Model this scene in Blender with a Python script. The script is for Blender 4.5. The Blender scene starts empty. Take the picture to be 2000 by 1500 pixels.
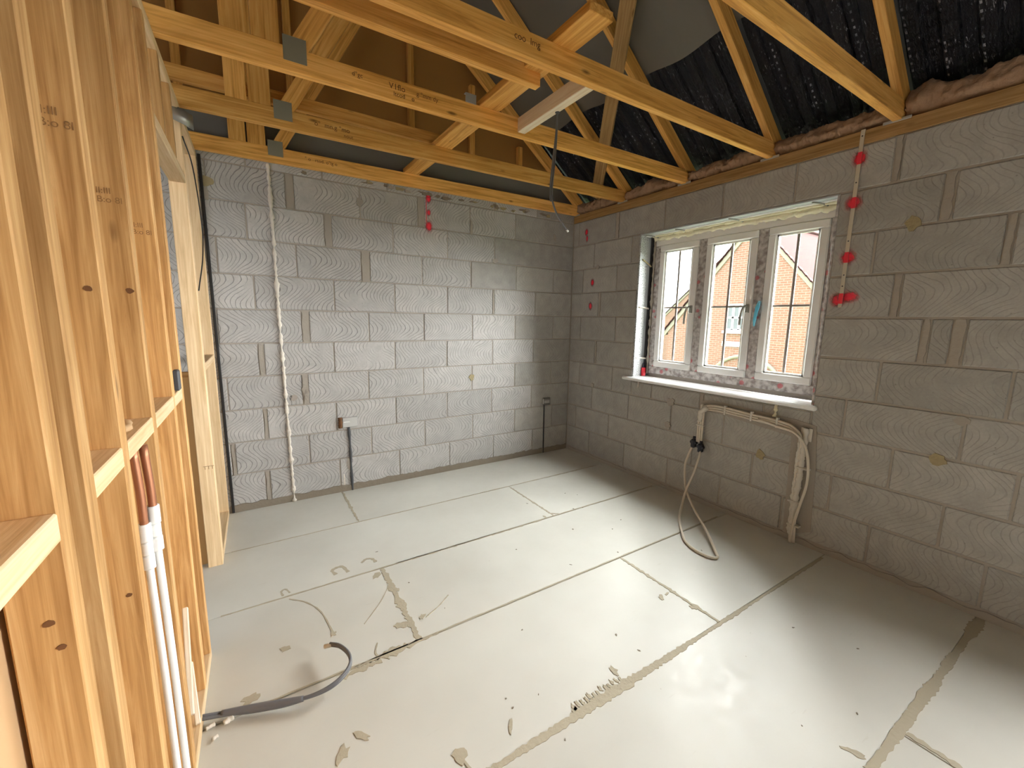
import bpy, bmesh, math, random
from mathutils import Vector, Matrix, noise
R = random.Random(7)
scene = bpy.context.scene
col = scene.collection

# ------------------------------------------------------------------ camera, light, exposure
F_PX, AZ, PITCH, ROLL = 814.432, 0.569803, 0.153920, 0.015605
CAM = Vector((-2.82092, -3.31098, 1.35102))
fw = Vector((math.sin(AZ)*math.cos(PITCH), math.cos(AZ)*math.cos(PITCH), -math.sin(PITCH)))
r0 = Vector((math.cos(AZ), -math.sin(AZ), 0)); u0 = r0.cross(fw)
rt = r0*math.cos(ROLL) + u0*math.sin(ROLL); up = rt.cross(fw)
cd = bpy.data.cameras.new('camera'); cam = bpy.data.objects.new('camera', cd); col.objects.link(cam)
cam.matrix_world = Matrix(((rt.x, up.x, -fw.x, CAM.x), (rt.y, up.y, -fw.y, CAM.y), (rt.z, up.z, -fw.z, CAM.z), (0, 0, 0, 1)))
cd.sensor_width = 36; cd.lens = F_PX/2000*36; cd.clip_start = 0.01
scene.camera = cam

w = bpy.data.worlds.new('sky'); scene.world = w; w.use_nodes = True
bg = w.node_tree.nodes['Background']; bg.inputs[0].default_value = (0.93, 0.97, 1.0, 1); bg.inputs[1].default_value = 4.0
sd = bpy.data.lights.new('sun', 'SUN'); sun = bpy.data.objects.new('sun', sd); col.objects.link(sun)
sd.energy = 82; sd.angle = math.radians(92); sd.color = (1, 0.99, 0.965)
SUN_FROM = Vector((0.86, -0.30, 0.44))
sun.rotation_euler = SUN_FROM.to_track_quat('Z', 'Y').to_euler(); sun.location = (6, -2, 6)

vs = scene.view_settings
vs.view_transform = 'Standard'; vs.look = 'None'; vs.gamma = 1; vs.use_curve_mapping = False; vs.exposure = 0.68
try:
    scene.cycles.use_denoising = True; scene.cycles.use_adaptive_sampling = True; scene.cycles.adaptive_threshold = 0.02; scene.cycles.max_bounces = 10; scene.cycles.diffuse_bounces = 7
    scene.cycles.transparent_max_bounces = 12; scene.cycles.caustics_reflective = False; scene.cycles.caustics_refractive = False
    scene.cycles.sample_clamp_indirect = 8
except Exception:
    pass

# ------------------------------------------------------------------ materials
M = {}
def nt(name):
    m = bpy.data.materials.new(name); m.use_nodes = True; t = m.node_tree
    M[name] = m
    return m, t, t.nodes, t.links, t.nodes['Principled BSDF']
def rgba(c): return (c[0], c[1], c[2], 1)
def ramp(n, stops, interp='LINEAR'):
    r = n.new('ShaderNodeValToRGB'); e = r.color_ramp.elements; r.color_ramp.interpolation = interp
    e[0].position, e[0].color = stops[0][0], rgba(stops[0][1]); e[1].position, e[1].color = stops[-1][0], rgba(stops[-1][1])
    for p, c in stops[1:-1]:
        x = e.new(p); x.color = rgba(c)
    return r
def math_(n, l, op, a, b=None, c=None):
    x = n.new('ShaderNodeMath'); x.operation = op
    for i, v in enumerate((a, b, c)):
        if v is None: continue
        if isinstance(v, (int, float)): x.inputs[i].default_value = v
        else: l.new(v, x.inputs[i])
    return x.outputs[0]
def mixc(n, l, f, a, b):
    x = n.new('ShaderNodeMix'); x.data_type = 'RGBA'
    if isinstance(f, (int, float)): x.inputs[0].default_value = f
    else: l.new(f, x.inputs[0])
    for s, v in ((6, a), (7, b)):
        if isinstance(v, tuple): x.inputs[s].default_value = rgba(v)
        else: l.new(v, x.inputs[s])
    return x.outputs[2]
def coords(n, l, scale=(1, 1, 1), kind='Object', rnd=0.0):
    tc = n.new('ShaderNodeTexCoord'); mp = n.new('ShaderNodeMapping'); mp.inputs['Scale'].default_value = scale
    l.new(tc.outputs[kind], mp.inputs['Vector'])
    if rnd:
        oi = n.new('ShaderNodeObjectInfo'); cx = n.new('ShaderNodeCombineXYZ')
        for i, k in enumerate((1, 1.7, 2.3)): l.new(math_(n, l, 'MULTIPLY', oi.outputs['Random'], rnd*k), cx.inputs[i])
        l.new(cx.outputs[0], mp.inputs['Location'])
    return mp.outputs[0]
def noise_t(n, l, vec, scale, detail=3, rough=0.5, dist=0.0):
    x = n.new('ShaderNodeTexNoise'); x.inputs['Scale'].default_value = scale; x.inputs['Detail'].default_value = detail
    x.inputs['Roughness'].default_value = rough; x.inputs['Distortion'].default_value = dist
    l.new(vec, x.inputs['Vector']); return x.outputs['Fac']
def bump(n, l, h, b, strength, dist=0.01):
    x = n.new('ShaderNodeBump'); x.inputs['Strength'].default_value = strength; x.inputs['Distance'].default_value = dist
    l.new(h, x.inputs['Height']); l.new(x.outputs[0], b.inputs['Normal'])

def simple(name, c, rough=0.6, metal=0.0, var=0.12, scale=20, bmp=0.0):
    m, t, n, l, b = nt(name)
    f = noise_t(n, l, coords(n, l, rnd=9), scale, 4)
    lo = tuple(x*(1-var*1.6) for x in c); hi = tuple(min(1, x*(1+var)) for x in c)
    l.new(ramp(n, [(0.3, lo), (0.7, hi)]).outputs[0], (c_ := b.inputs['Base Color']))
    b.inputs['Roughness'].default_value = rough; b.inputs['Metallic'].default_value = metal
    if bmp: bump(n, l, f, b, bmp)
    return m

def wood(name, dark, mid, light, knot=(0.12, 0.05, 0.015), kamt=0.05, vary=0.16):
    m, t, n, l, b = nt(name)
    v = coords(n, l, (0.55, 9, 9), rnd=30)
    g = noise_t(n, l, v, 5.0, 5, 0.6, 0.9)
    v2 = coords(n, l, (0.5, 46, 46), rnd=30)
    g2 = noise_t(n, l, v2, 3.0, 3, 0.6, 0.2)
    s = math_(n, l, 'ADD', math_(n, l, 'MULTIPLY', g, 0.65), math_(n, l, 'MULTIPLY', g2, 0.35))
    c = ramp(n, [(0.34, dark), (0.5, mid), (0.66, light)]).outputs[0]
    l.new(s, c.node.inputs[0])
    vk = coords(n, l, (1.5, 4.5, 4.5), rnd=30)
    vo = n.new('ShaderNodeTexVoronoi'); vo.inputs['Scale'].default_value = 2.2; l.new(vk, vo.inputs['Vector'])
    d = math_(n, l, 'ADD', vo.outputs['Distance'], math_(n, l, 'MULTIPLY', g2, 0.05))
    kr = ramp(n, [(kamt, (1, 1, 1)), (kamt+0.07, (0, 0, 0))]).outputs[0]; l.new(d, kr.node.inputs[0])
    c = mixc(n, l, math_(n, l, 'MULTIPLY', kr, 0.8), c, knot)
    oi = n.new('ShaderNodeObjectInfo'); hs = n.new('ShaderNodeHueSaturation')
    l.new(math_(n, l, 'MULTIPLY_ADD', oi.outputs['Random'], vary*2, 1-vary), hs.inputs['Value']); l.new(c, hs.inputs['Color'])
    l.new(hs.outputs[0], b.inputs['Base Color'])
    b.inputs['Roughness'].default_value = 0.62; b.inputs['Specular IOR Level'].default_value = 0.25
    bump(n, l, g2, b, 0.18, 0.003)
    return m
wood('pine', (0.34, 0.17, 0.056), (0.51, 0.29, 0.112), (0.67, 0.43, 0.20), kamt=0.075)
wood('pine_pale', (0.58, 0.39, 0.20), (0.70, 0.50, 0.29), (0.80, 0.62, 0.40), kamt=0.03)
wood('pine_orange', (0.47, 0.215, 0.045), (0.72, 0.37, 0.092), (0.84, 0.50, 0.165), kamt=0.06)
wood('pine_fresh', (0.66, 0.50, 0.34), (0.78, 0.66, 0.50), (0.86, 0.77, 0.62), kamt=0.0, vary=0.02)
wood('pine_grey', (0.22, 0.12, 0.042), (0.34, 0.20, 0.08), (0.44, 0.28, 0.12))

def block_mat(name, base, amt, vary):
    m, t, n, l, b = nt(name)
    v = coords(n, l, rnd=40)
    tc = n.new('ShaderNodeTexCoord'); sp = n.new('ShaderNodeSeparateXYZ'); l.new(tc.outputs['Object'], sp.inputs[0])
    oi = n.new('ShaderNodeObjectInfo'); rd = oi.outputs['Random']
    big = noise_t(n, l, v, 3.2, 2, 0.5); med = noise_t(n, l, v, 14, 3); fine = noise_t(n, l, v, 90, 3, 0.7)
    ph = math_(n, l, 'MULTIPLY', rd, 60)
    # combed S-curves: a zigzag of the height and of the length, swept across the face
    zz = math_(n, l, 'SINE', math_(n, l, 'ADD', math_(n, l, 'MULTIPLY', sp.outputs[2], 23), ph))
    xx = math_(n, l, 'SINE', math_(n, l, 'ADD', math_(n, l, 'MULTIPLY', sp.outputs[0], 9), ph))
    warp = math_(n, l, 'ADD', math_(n, l, 'MULTIPLY', zz, 0.050), math_(n, l, 'MULTIPLY', math_(n, l, 'MULTIPLY', sp.outputs[2], xx), 0.30))
    warp = math_(n, l, 'ADD', warp, math_(n, l, 'MULTIPLY', big, 0.16))
    u = math_(n, l, 'MULTIPLY', math_(n, l, 'ADD', sp.outputs[0], warp), 36)
    fr = math_(n, l, 'FRACT', math_(n, l, 'ADD', u, math_(n, l, 'MULTIPLY', med, 0.8)))
    ln = math_(n, l, 'ABSOLUTE', math_(n, l, 'SUBTRACT', fr, 0.5))
    lr = ramp(n, [(0.0, (1, 1, 1)), (0.05, (0.75, 0.75, 0.75)), (0.10, (0, 0, 0))]).outputs[0]; l.new(ln, lr.node.inputs[0])
    mk = ramp(n, [(0.34, (0, 0, 0)), (0.44, (1, 1, 1))]).outputs[0]
    l.new(noise_t(n, l, v, 7, 2), mk.node.inputs[0])
    on = math_(n, l, 'MULTIPLY', math_(n, l, 'MULTIPLY', lr, mk), amt)
    c = ramp(n, [(0.25, tuple(x*0.80 for x in base)), (0.75, tuple(x*1.16 for x in base))]).outputs[0]
    l.new(math_(n, l, 'ADD', math_(n, l, 'MULTIPLY', med, 0.6), math_(n, l, 'MULTIPLY', fine, 0.4)), c.node.inputs[0])
    pit = ramp(n, [(0.04, (1, 1, 1)), (0.07, (0, 0, 0))]).outputs[0]
    vo = n.new('ShaderNodeTexVoronoi'); vo.inputs['Scale'].default_value = 22; l.new(v, vo.inputs['Vector']); l.new(vo.outputs['Distance'], pit.node.inputs[0])
    dk = math_(n, l, 'MAXIMUM', on, math_(n, l, 'MULTIPLY', pit, 0.55))
    c = mixc(n, l, math_(n, l, 'MULTIPLY', dk, 0.72), c, tuple(x*0.33 for x in base))
    hs = n.new('ShaderNodeHueSaturation'); l.new(math_(n, l, 'MULTIPLY_ADD', rd, vary*2, 1-vary), hs.inputs['Value']); l.new(c, hs.inputs['Color'])
    l.new(hs.outputs[0], b.inputs['Base Color']); b.inputs['Roughness'].default_value = 0.92; b.inputs['Specular IOR Level'].default_value = 0.15
    h = math_(n, l, 'SUBTRACT', math_(n, l, 'MULTIPLY', fine, 0.35), dk)
    bump(n, l, h, b, 0.35, 0.004)
    return m
block_mat('block_combed', (0.455, 0.440, 0.425), 1.0, 0.08)
block_mat('block_plain', (0.385, 0.370, 0.342), 0.32, 0.09)
block_mat('block_smooth', (0.345, 0.33, 0.31), 0.10, 0.05)
simple('mortar', (0.385, 0.345, 0.295), 0.95, var=0.25, scale=40, bmp=0.4)
simple('mortar_dark', (0.25, 0.21, 0.16), 0.95, var=0.35, scale=30, bmp=0.5)
simple('cream_dab', (0.36, 0.30, 0.17), 0.95, var=0.25, scale=60, bmp=0.4)
simple('grey_board', (0.20, 0.19, 0.165), 0.9, var=0.18, scale=9)
simple('outer_brick_leaf', (0.35, 0.18, 0.12), 0.9)

def floor_mat():
    m, t, n, l, b = nt('floor_board')
    v = coords(n, l, rnd=11)
    a = noise_t(n, l, v, 1.6, 3); f = noise_t(n, l, v, 26, 4, 0.6); g = noise_t(n, l, coords(n, l, (1, 7, 1), rnd=5), 9, 3)
    c = ramp(n, [(0.3, (0.52, 0.505, 0.455)), (0.7, (0.61, 0.60, 0.55))]).outputs[0]; l.new(a, c.node.inputs[0])
    sc = ramp(n, [(0.70, (0, 0, 0)), (0.80, (1, 1, 1))]).outputs[0]; l.new(g, sc.node.inputs[0])
    c = mixc(n, l, math_(n, l, 'MULTIPLY', sc, 0.22), c, (0.42, 0.37, 0.29))
    vo = n.new('ShaderNodeTexVoronoi'); vo.inputs['Scale'].default_value = 7; l.new(v, vo.inputs['Vector'])
    sp = ramp(n, [(0.025, (1, 1, 1)), (0.04, (0, 0, 0))]).outputs[0]; l.new(math_(n, l, 'ADD', vo.outputs['Distance'], math_(n, l, 'MULTIPLY', f, 0.03)), sp.node.inputs[0])
    c = mixc(n, l, math_(n, l, 'MULTIPLY', sp, 0.5), c, (0.25, 0.2, 0.15))
    l.new(c, b.inputs['Base Color'])
    rr = ramp(n, [(0.3, (0.36,)*3), (0.7, (0.55,)*3)]).outputs[0]; l.new(f, rr.node.inputs[0]); l.new(rr, b.inputs['Roughness'])
    b.inputs['Specular IOR Level'].default_value = 0.35
    bump(n, l, f, b, 0.04, 0.002)
floor_mat()
simple('glue', (0.42, 0.37, 0.275), 0.85, var=0.2, scale=70, bmp=0.3)
simple('white_plastic', (0.80, 0.80, 0.78), 0.35, var=0.04)
simple('white_frame', (0.78, 0.77, 0.76), 0.3, var=0.04)
simple('sill_white', (0.86, 0.87, 0.86), 0.3, var=0.03)
simple('tape_white', (0.66, 0.62, 0.55), 0.7, var=0.22, scale=45, bmp=0.3)
simple('pipe_cream', (0.68, 0.61, 0.51), 0.45, var=0.08)
simple('copper', (0.45, 0.20, 0.11), 0.45, 0.75, var=0.25, scale=30)
simple('galvanised', (0.33, 0.32, 0.29), 0.42, 0.7, var=0.18, scale=35)
simple('galvanised_dull', (0.23, 0.215, 0.16), 0.65, 0.0, var=0.2, scale=60)
simple('steel_box', (0.55, 0.55, 0.54), 0.35, 0.6, var=0.1)
simple('black_plastic', (0.014, 0.014, 0.016), 0.45, var=0.3)
simple('grey_cable', (0.14, 0.14, 0.15), 0.4, var=0.25, scale=60)
simple('dark_grey', (0.075, 0.078, 0.085), 0.6, var=0.2)
simple('navy_plastic', (0.008, 0.008, 0.02), 0.4, var=0.3)
simple('foam_yellow', (0.72, 0.66, 0.47), 0.9, var=0.22, scale=50, bmp=0.6)
simple('foam_white', (0.74, 0.68, 0.60), 0.9, var=0.16, scale=70, bmp=0.6)
simple('strap_cream', (0.56, 0.50, 0.39), 0.6, var=0.1)
simple('stamp_ink', (0.15, 0.062, 0.018), 0.8, var=0.3, scale=80)
simple('stamp_faint', (0.27, 0.14, 0.05), 0.8, var=0.3, scale=80)
simple('spandrel_sheet', (0.42, 0.20, 0.05), 0.75, var=0.45, scale=13)
simple('chip_sheet', (0.52, 0.34, 0.18), 0.75, var=0.14, scale=30)
simple('osb_sheet', (0.55, 0.33, 0.13), 0.75, var=0.35, scale=16)
simple('insulation_wool', (0.40, 0.25, 0.155), 1.0, var=0.45, scale=22, bmp=1.0)
simple('membrane', (0.135, 0.12, 0.098), 0.6, var=0.12, scale=4)
simple('cyan_tape', (0.10, 0.50, 0.72), 0.4, var=0.2)
simple('red_paint', (0.80, 0.03, 0.055), 0.6, var=0.1)
simple('gap_shade', (0.10, 0.10, 0.11), 0.8, var=0.2)  # shade of the open cavity, held in a dark base colour
simple('reveal_grey', (0.40, 0.42, 0.44), 0.6, var=0.1)
simple('brown_scab', (0.16, 0.075, 0.03), 0.9, var=0.4, scale=60, bmp=0.6)
simple('grass', (0.10, 0.16, 0.05), 0.95, var=0.3)
simple('white_render', (0.75, 0.74, 0.72), 0.7, var=0.05)
simple('barge_cream', (0.30, 0.26, 0.20), 0.6, var=0.05)

def foil_mat():
    m, t, n, l, b = nt('black_tray')
    v = coords(n, l, rnd=7)
    f = noise_t(n, l, coords(n, l, (30, 110, 30), rnd=7), 1.0, 4, 0.75, 0.6)
    sp = n.new('ShaderNodeSeparateXYZ'); l.new(v, sp.inputs[0])
    ly = math_(n, l, 'LESS_THAN', math_(n, l, 'FRACT', math_(n, l, 'MULTIPLY', sp.outputs[1], 8.55)), 0.07)
    lx = math_(n, l, 'LESS_THAN', math_(n, l, 'FRACT', math_(n, l, 'MULTIPLY', sp.outputs[0], 34)), 0.35)
    sq = math_(n, l, 'MULTIPLY', lx, ly)
    fl = ramp(n, [(0.60, (0, 0, 0)), (0.66, (1, 1, 1))]).outputs[0]; l.new(f, fl.node.inputs[0])
    fl = math_(n, l, 'MAXIMUM', fl, sq)
    pa = ramp(n, [(0.45, (0, 0, 0)), (0.62, (1, 1, 1))]).outputs[0]; l.new(noise_t(n, l, v, 6, 2), pa.node.inputs[0])
    c = mixc(n, l, math_(n, l, 'MULTIPLY', math_(n, l, 'MULTIPLY', fl, pa), 0.6), (0.004, 0.004, 0.009), (0.50, 0.50, 0.58))  # pale flecks and rib squares paint glints into the base colour
    l.new(c, b.inputs['Base Color']); b.inputs['Roughness'].default_value = 0.30; b.inputs['Specular IOR Level'].default_value = 0.32
    bump(n, l, f, b, 0.8, 0.012)
foil_mat()
def film_mat():
    m, t, n, l, b = nt('protective_film')
    v = coords(n, l)
    f = noise_t(n, l, v, 30, 4)
    c = ramp(n, [(0.36, (0.24, 0.205, 0.195)), (0.62, (0.55, 0.52, 0.51))]).outputs[0]; l.new(f, c.node.inputs[0])
    vo = n.new('ShaderNodeTexVoronoi'); vo.inputs['Scale'].default_value = 12; l.new(v, vo.inputs['Vector'])
    r = ramp(n, [(0.22, (1, 1, 1)), (0.27, (0, 0, 0))]).outputs[0]; l.new(math_(n, l, 'ADD', vo.outputs['Distance'], math_(n, l, 'MULTIPLY', f, 0.08)), r.node.inputs[0])
    c = mixc(n, l, math_(n, l, 'MULTIPLY', r, 0.75), c, (0.48, 0.08, 0.10))
    l.new(c, b.inputs['Base Color']); b.inputs['Roughness'].default_value = 0.35
film_mat()
def reveal_mat():
    m, t, n, l, b = nt('insulation_board')
    v = coords(n, l); f = noise_t(n, l, v, 120, 3, 0.7)
    c = ramp(n, [(0.40, (0.12, 0.12, 0.12)), (0.5, (0.50, 0.51, 0.52))]).outputs[0]; l.new(f, c.node.inputs[0]); l.new(c, b.inputs['Base Color'])
    b.inputs['Roughness'].default_value = 0.8
reveal_mat()
def glass_mat():
    m, t, n, l, b = nt('glass'); n.remove(b)
    tr = n.new('ShaderNodeBsdfTransparent'); tr.inputs[0].default_value = (0.93, 0.95, 0.95, 1)
    gl = n.new('ShaderNodeBsdfGlossy'); gl.inputs['Roughness'].default_value = 0.02
    mx = n.new('ShaderNodeMixShader'); mx.inputs[0].default_value = 0.05
    l.new(tr.outputs[0], mx.inputs[1]); l.new(gl.outputs[0], mx.inputs[2]); l.new(mx.outputs[0], n['Material Output'].inputs[0])
glass_mat()
def spray_mat():
    m, t, n, l, b = nt('red_spray')
    tc = n.new('ShaderNodeTexCoord'); ln = n.new('ShaderNodeVectorMath'); ln.operation = 'LENGTH'; l.new(tc.outputs['Object'], ln.inputs[0])
    f = noise_t(n, l, coords(n, l, rnd=9), 4, 5, 0.75)
    d = math_(n, l, 'ADD', ln.outputs['Value'], math_(n, l, 'MULTIPLY_ADD', f, 0.7, -0.35))
    a = ramp(n, [(0.25, (0.92, 0.92, 0.92)), (0.88, (0, 0, 0))]).outputs[0]; l.new(d, a.node.inputs[0])
    l.new(a, b.inputs['Alpha']); b.inputs['Base Color'].default_value = (0.85, 0.025, 0.06, 1); b.inputs['Roughness'].default_value = 0.7
spray_mat()
def brick_mat():
    m, t, n, l, b = nt('house_brick')
    tc = n.new('ShaderNodeTexCoord'); sp = n.new('ShaderNodeSeparateXYZ'); l.new(tc.outputs['Object'], sp.inputs[0])
    cx = n.new('ShaderNodeCombineXYZ'); l.new(math_(n, l, 'ADD', sp.outputs[0], sp.outputs[1]), cx.inputs[0]); l.new(sp.outputs[2], cx.inputs[1])
    br = n.new('ShaderNodeTexBrick'); l.new(cx.outputs[0], br.inputs['Vector']); br.inputs['Scale'].default_value = 1
    br.inputs['Brick Width'].default_value = 0.225; br.inputs['Row Height'].default_value = 0.075; br.inputs['Mortar Size'].default_value = 0.009
    br.inputs['Color1'].default_value = (0.25, 0.112, 0.072, 1); br.inputs['Color2'].default_value = (0.29, 0.135, 0.088, 1); br.inputs['Mortar'].default_value = (0.29, 0.24, 0.20, 1)
    l.new(br.outputs['Color'], b.inputs['Base Color']); b.inputs['Roughness'].default_value = 0.9
brick_mat()
simple('roof_tile', (0.034, 0.0125, 0.011), 0.9, var=0.2, scale=6).node_tree.nodes['Principled BSDF'].inputs['Specular IOR Level'].default_value = 0.05
simple('house_glass', (0.17, 0.18, 0.19), 0.6, var=0.1)
simple('bar_backlit', (0.30, 0.26, 0.235), 0.6, var=0.1)  # even grey gives the glazing bars their backlit shade

# ------------------------------------------------------------------ mesh helpers
ORG = {}
def empty(name, loc=(0, 0, 0)):
    o = bpy.data.objects.new(name, None); col.objects.link(o); o.location = loc; o.empty_display_size = 0.1
    ORG[o.name] = Vector(loc); return o
def tag(o, label=None, cat=None, group=None, kind=None):
    for k, v in (('label', label), ('category', cat), ('group', group), ('kind', kind)):
        if v: o[k] = v
    return o
def link(name, me, mat, parent=None, mw=None, smooth=False):
    o = bpy.data.objects.new(name, me); col.objects.link(o)
    if mat: 
        if not me.materials: me.materials.append(M[mat])
    mw = mw or Matrix.Identity(4)
    if parent is not None:
        o.parent = parent; mw = Matrix.Translation(-ORG[parent.name]) @ mw
    o.matrix_local = mw
    wl = mw.translation + (ORG[parent.name] if parent is not None else Vector())
    ORG[o.name] = wl
    if smooth:
        for p in me.polygons: p.use_smooth = True
    return o
def bm_mesh(bm, name):
    me = bpy.data.meshes.new(name); bm.normal_update(); bm.to_mesh(me); bm.free(); return me
def box_bm(sx, sy, sz, bev=0.002, bm=None, at=(0, 0, 0)):
    bm = bm or bmesh.new()
    g = bmesh.ops.create_cube(bm, size=1, matrix=Matrix.Translation(at) @ Matrix.Diagonal((sx, sy, sz, 1)))
    if bev:
        es = list({e for v in g['verts'] for e in v.link_edges})
        bmesh.ops.bevel(bm, geom=es, offset=bev, segments=1, affect='EDGES')
    return bm
def box(name, lo, hi, mat, parent=None, bev=0.002):
    lo, hi = Vector(lo), Vector(hi); s = hi-lo; c = (lo+hi)/2
    return link(name, bm_mesh(box_bm(abs(s.x), abs(s.y), abs(s.z), bev), name), mat, parent, Matrix.Translation(c))
def boxes(name, lst, mat, parent=None, bev=0.0):
    """several boxes of ONE thing in one mesh (a wall round its opening)"""
    bm = bmesh.new()
    for lo, hi in lst:
        lo, hi = Vector(lo), Vector(hi); s = hi-lo; box_bm(s.x, s.y, s.z, bev, bm, (lo+hi)/2)
    return link(name, bm_mesh(bm, name), mat, parent)
def frame_of(d, upv):
    x = d.normalized(); z = Vector(upv); z = (z - x*z.dot(x)).normalized(); y = z.cross(x)
    return Matrix(((x.x, y.x, z.x, 0), (x.y, y.y, z.y, 0), (x.z, y.z, z.z, 0), (0, 0, 0, 1)))
def timber(name, p0, p1, w, d, mat, parent=None, upv=(0, 0, 1), bev=0.0025):
    """length from p0 to p1, d measured along upv, w across"""
    p0, p1 = Vector(p0), Vector(p1)
    mw = Matrix.Translation((p0+p1)/2) @ frame_of(p1-p0, upv)
    return link(name, bm_mesh(box_bm((p1-p0).length, w, d, bev), name), mat, parent, mw)
def catmull(pts, n=8):
    pts = [Vector(p) for p in pts]
    P = [pts[0]*2-pts[1]] + pts + [pts[-1]*2-pts[-2]]
    out = []
    for i in range(1, len(P)-2):
        a, b, c, d = P[i-1:i+3]
        for k in range(n):
            t = k/n
            out.append(0.5*((2*b)+(c-a)*t+(2*a-5*b+4*c-d)*t*t+(3*b-a-3*c+d)*t**3))
    out.append(pts[-1]); return out
def tube_bm(path, rad, seg=8, bm=None, jit=0.0, flat=None):
    bm = bm or bmesh.new(); rings = []; prev = None
    for i, p in enumerate(path):
        t = (path[min(i+1, len(path)-1)]-path[max(i-1, 0)]).normalized()
        a = prev if prev is not None else (Vector((0, 0, 1)) if abs(t.z) < 0.9 else Vector((1, 0, 0)))
        a = (a - t*a.dot(t)).normalized(); prev = a; b = t.cross(a)
        r = rad(i/(len(path)-1)) if callable(rad) else rad
        rg = []
        for k in range(seg):
            q = 2*math.pi*k/seg; rr = r*(1+jit*(R.random()-0.5)*2) if jit else r
            rg.append(bm.verts.new(p+(a*math.cos(q)+b*math.sin(q))*rr))
        rings.append(rg)
    for i in range(len(rings)-1):
        for k in range(seg):
            bm.faces.new((rings[i][k], rings[i][(k+1) % seg], rings[i+1][(k+1) % seg], rings[i+1][k]))
    bm.faces.new(rings[0][::-1]); bm.faces.new(rings[-1]); return bm
def tube(name, pts, rad, mat, parent=None, seg=8, n=8, jit=0.0, smooth=True):
    path = catmull(pts, n) if n > 1 else [Vector(p) for p in pts]
    c = sum(path, Vector())/len(path); path = [p-c for p in path]
    return link(name, bm_mesh(tube_bm(path, rad, seg, jit=jit), name), mat, parent, Matrix.Translation(c), smooth)
def slab(name, outline, z0, z1, mat, parent=None, mw=None):
    """flat outline (x, y) with thickness"""
    bm = bmesh.new(); c = Vector((sum(p[0] for p in outline)/len(outline), sum(p[1] for p in outline)/len(outline)))
    a = [bm.verts.new((p[0]-c.x, p[1]-c.y, z0)) for p in outline]; b = [bm.verts.new((p[0]-c.x, p[1]-c.y, z1)) for p in outline]
    bm.faces.new(b); bm.faces.new(a[::-1]); k = len(a)
    for i in range(k): bm.faces.new((a[i], a[(i+1) % k], b[(i+1) % k], b[i]))
    bmesh.ops.recalc_face_normals(bm, faces=bm.faces[:])
    t = Matrix.Translation((c.x, c.y, 0)); return link(name, bm_mesh(bm, name), mat, parent, (mw @ t) if mw else t)
def blob_outline(cx, cy, rx, ry, seed, k=14, rough=0.3, rot=0.0):
    r = random.Random(seed); out = []
    for i in range(k):
        a = 2*math.pi*i/k; s = 1+rough*(r.random()-0.5)*2
        x, y = rx*s*math.cos(a), ry*s*math.sin(a)
        out.append((cx+x*math.cos(rot)-y*math.sin(rot), cy+x*math.sin(rot)+y*math.cos(rot)))
    return out
BACK_MW = Matrix(((1, 0, 0, 0), (0, 0, -1, 0), (0, 1, 0, 0), (0, 0, 0, 1)))     # local (x, z, out) on the back wall
RIGHT_MW = Matrix(((0, 0, -1, 0), (1, 0, 0, 0), (0, 1, 0, 0), (0, 0, 0, 1)))    # local (y, z, out) on the window wall: x = -out, y = local x, z = local y

# ------------------------------------------------------------------ floor
FX0, FX1, FY0 = -5.45, 0.0, -5.2
floor = tag(box('floor', (FX0, FY0, -0.06), (FX1, 0.0, -0.004), 'glue', None, 0), 'screed floor of pale grey boards with tan glue joints', kind='structure')
rows_y = [0.0, -0.575, -1.176, -1.780, -2.386, -3.003, -3.61, -4.21, -4.81, -5.2]
first_x = [-2.262, -1.085, -2.280, -1.081, -2.28, -1.06, -2.28, -1.08, -2.28]
for i in range(len(rows_y)-1):
    xs = [FX1] + [x for x in (first_x[i], first_x[i]-2.4) if x > FX0] + [FX0]
    for a, b in zip(xs[:-1], xs[1:]):
        y1, y0 = rows_y[i], rows_y[i+1]; g = 0.0028
        dz = R.uniform(-0.0006, 0.0006)
        box('floor_board', (b+g, y0+g, -0.022), (a-g, y1-g, dz), 'floor_board', floor, 0.0012)
def smear(p0, p1, wd, seed, jag=0.6, step=0.012):
    r = random.Random(seed); p0, p1 = Vector(p0), Vector(p1); d = p1-p0; L = d.length; d.normalize(); nrm = Vector((-d.y, d.x))
    k = max(4, int(L/step)); up_, lo_ = [], []
    for i in range(k+1):
        t = i/k; wv = wd(t) if callable(wd) else wd
        c = p0+d*L*t
        up_.append(tuple(c+nrm*wv*0.5*(1+jag*(r.random()-0.5)*2))); lo_.append(tuple(c-nrm*wv*0.5*(1+jag*(r.random()-0.5)*2)))
    return slab('glue_smear', up_+lo_[::-1], -0.001, 0.0016, 'glue', floor)
ns = lambda t, a, b, k: a+(b-a)*max(0, noise.noise(Vector((t*k, k, 0)))+0.25)
smear((-2.40, -2.387), (-0.06, -2.397), lambda t: 0.010+0.022*math.exp(-((t-0.30)/0.17)**2)+0.012*math.exp(-(t/0.1)**2)+ns(t, 0, .012, 9), 1, 0.35)
smear((-1.30, -3.0), (-0.01, -3.018), lambda t: 0.022+ns(t, 0, 0.026, 6), 2, 0.22)
smear((-1.04, -3.02), (-1.06, -3.35), 0.02, 21)
smear((-2.277, -1.184), (-2.284, -1.775), lambda t: 0.02+ns(t, 0, .022, 8), 3, 0.5)
smear((-2.62, -1.784), (-2.20, -1.782), lambda t: 0.008+0.03*math.exp(-((t-0.58)/0.18)**2), 4, 0.8)
smear((-2.9, -1.776), (-0.1, -1.772), 0.007, 5, 0.5, 0.03)
smear((-3.0, -1.176), (-0.05, -1.168), 0.008, 6, 0.5, 0.03)
smear((-2.2, -1.176), (-1.2, -1.176), 0.011, 61, 0.7, 0.02)
smear((-2.97, -0.578), (-0.1, -0.566), 0.007, 7, 0.6, 0.03)
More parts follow.
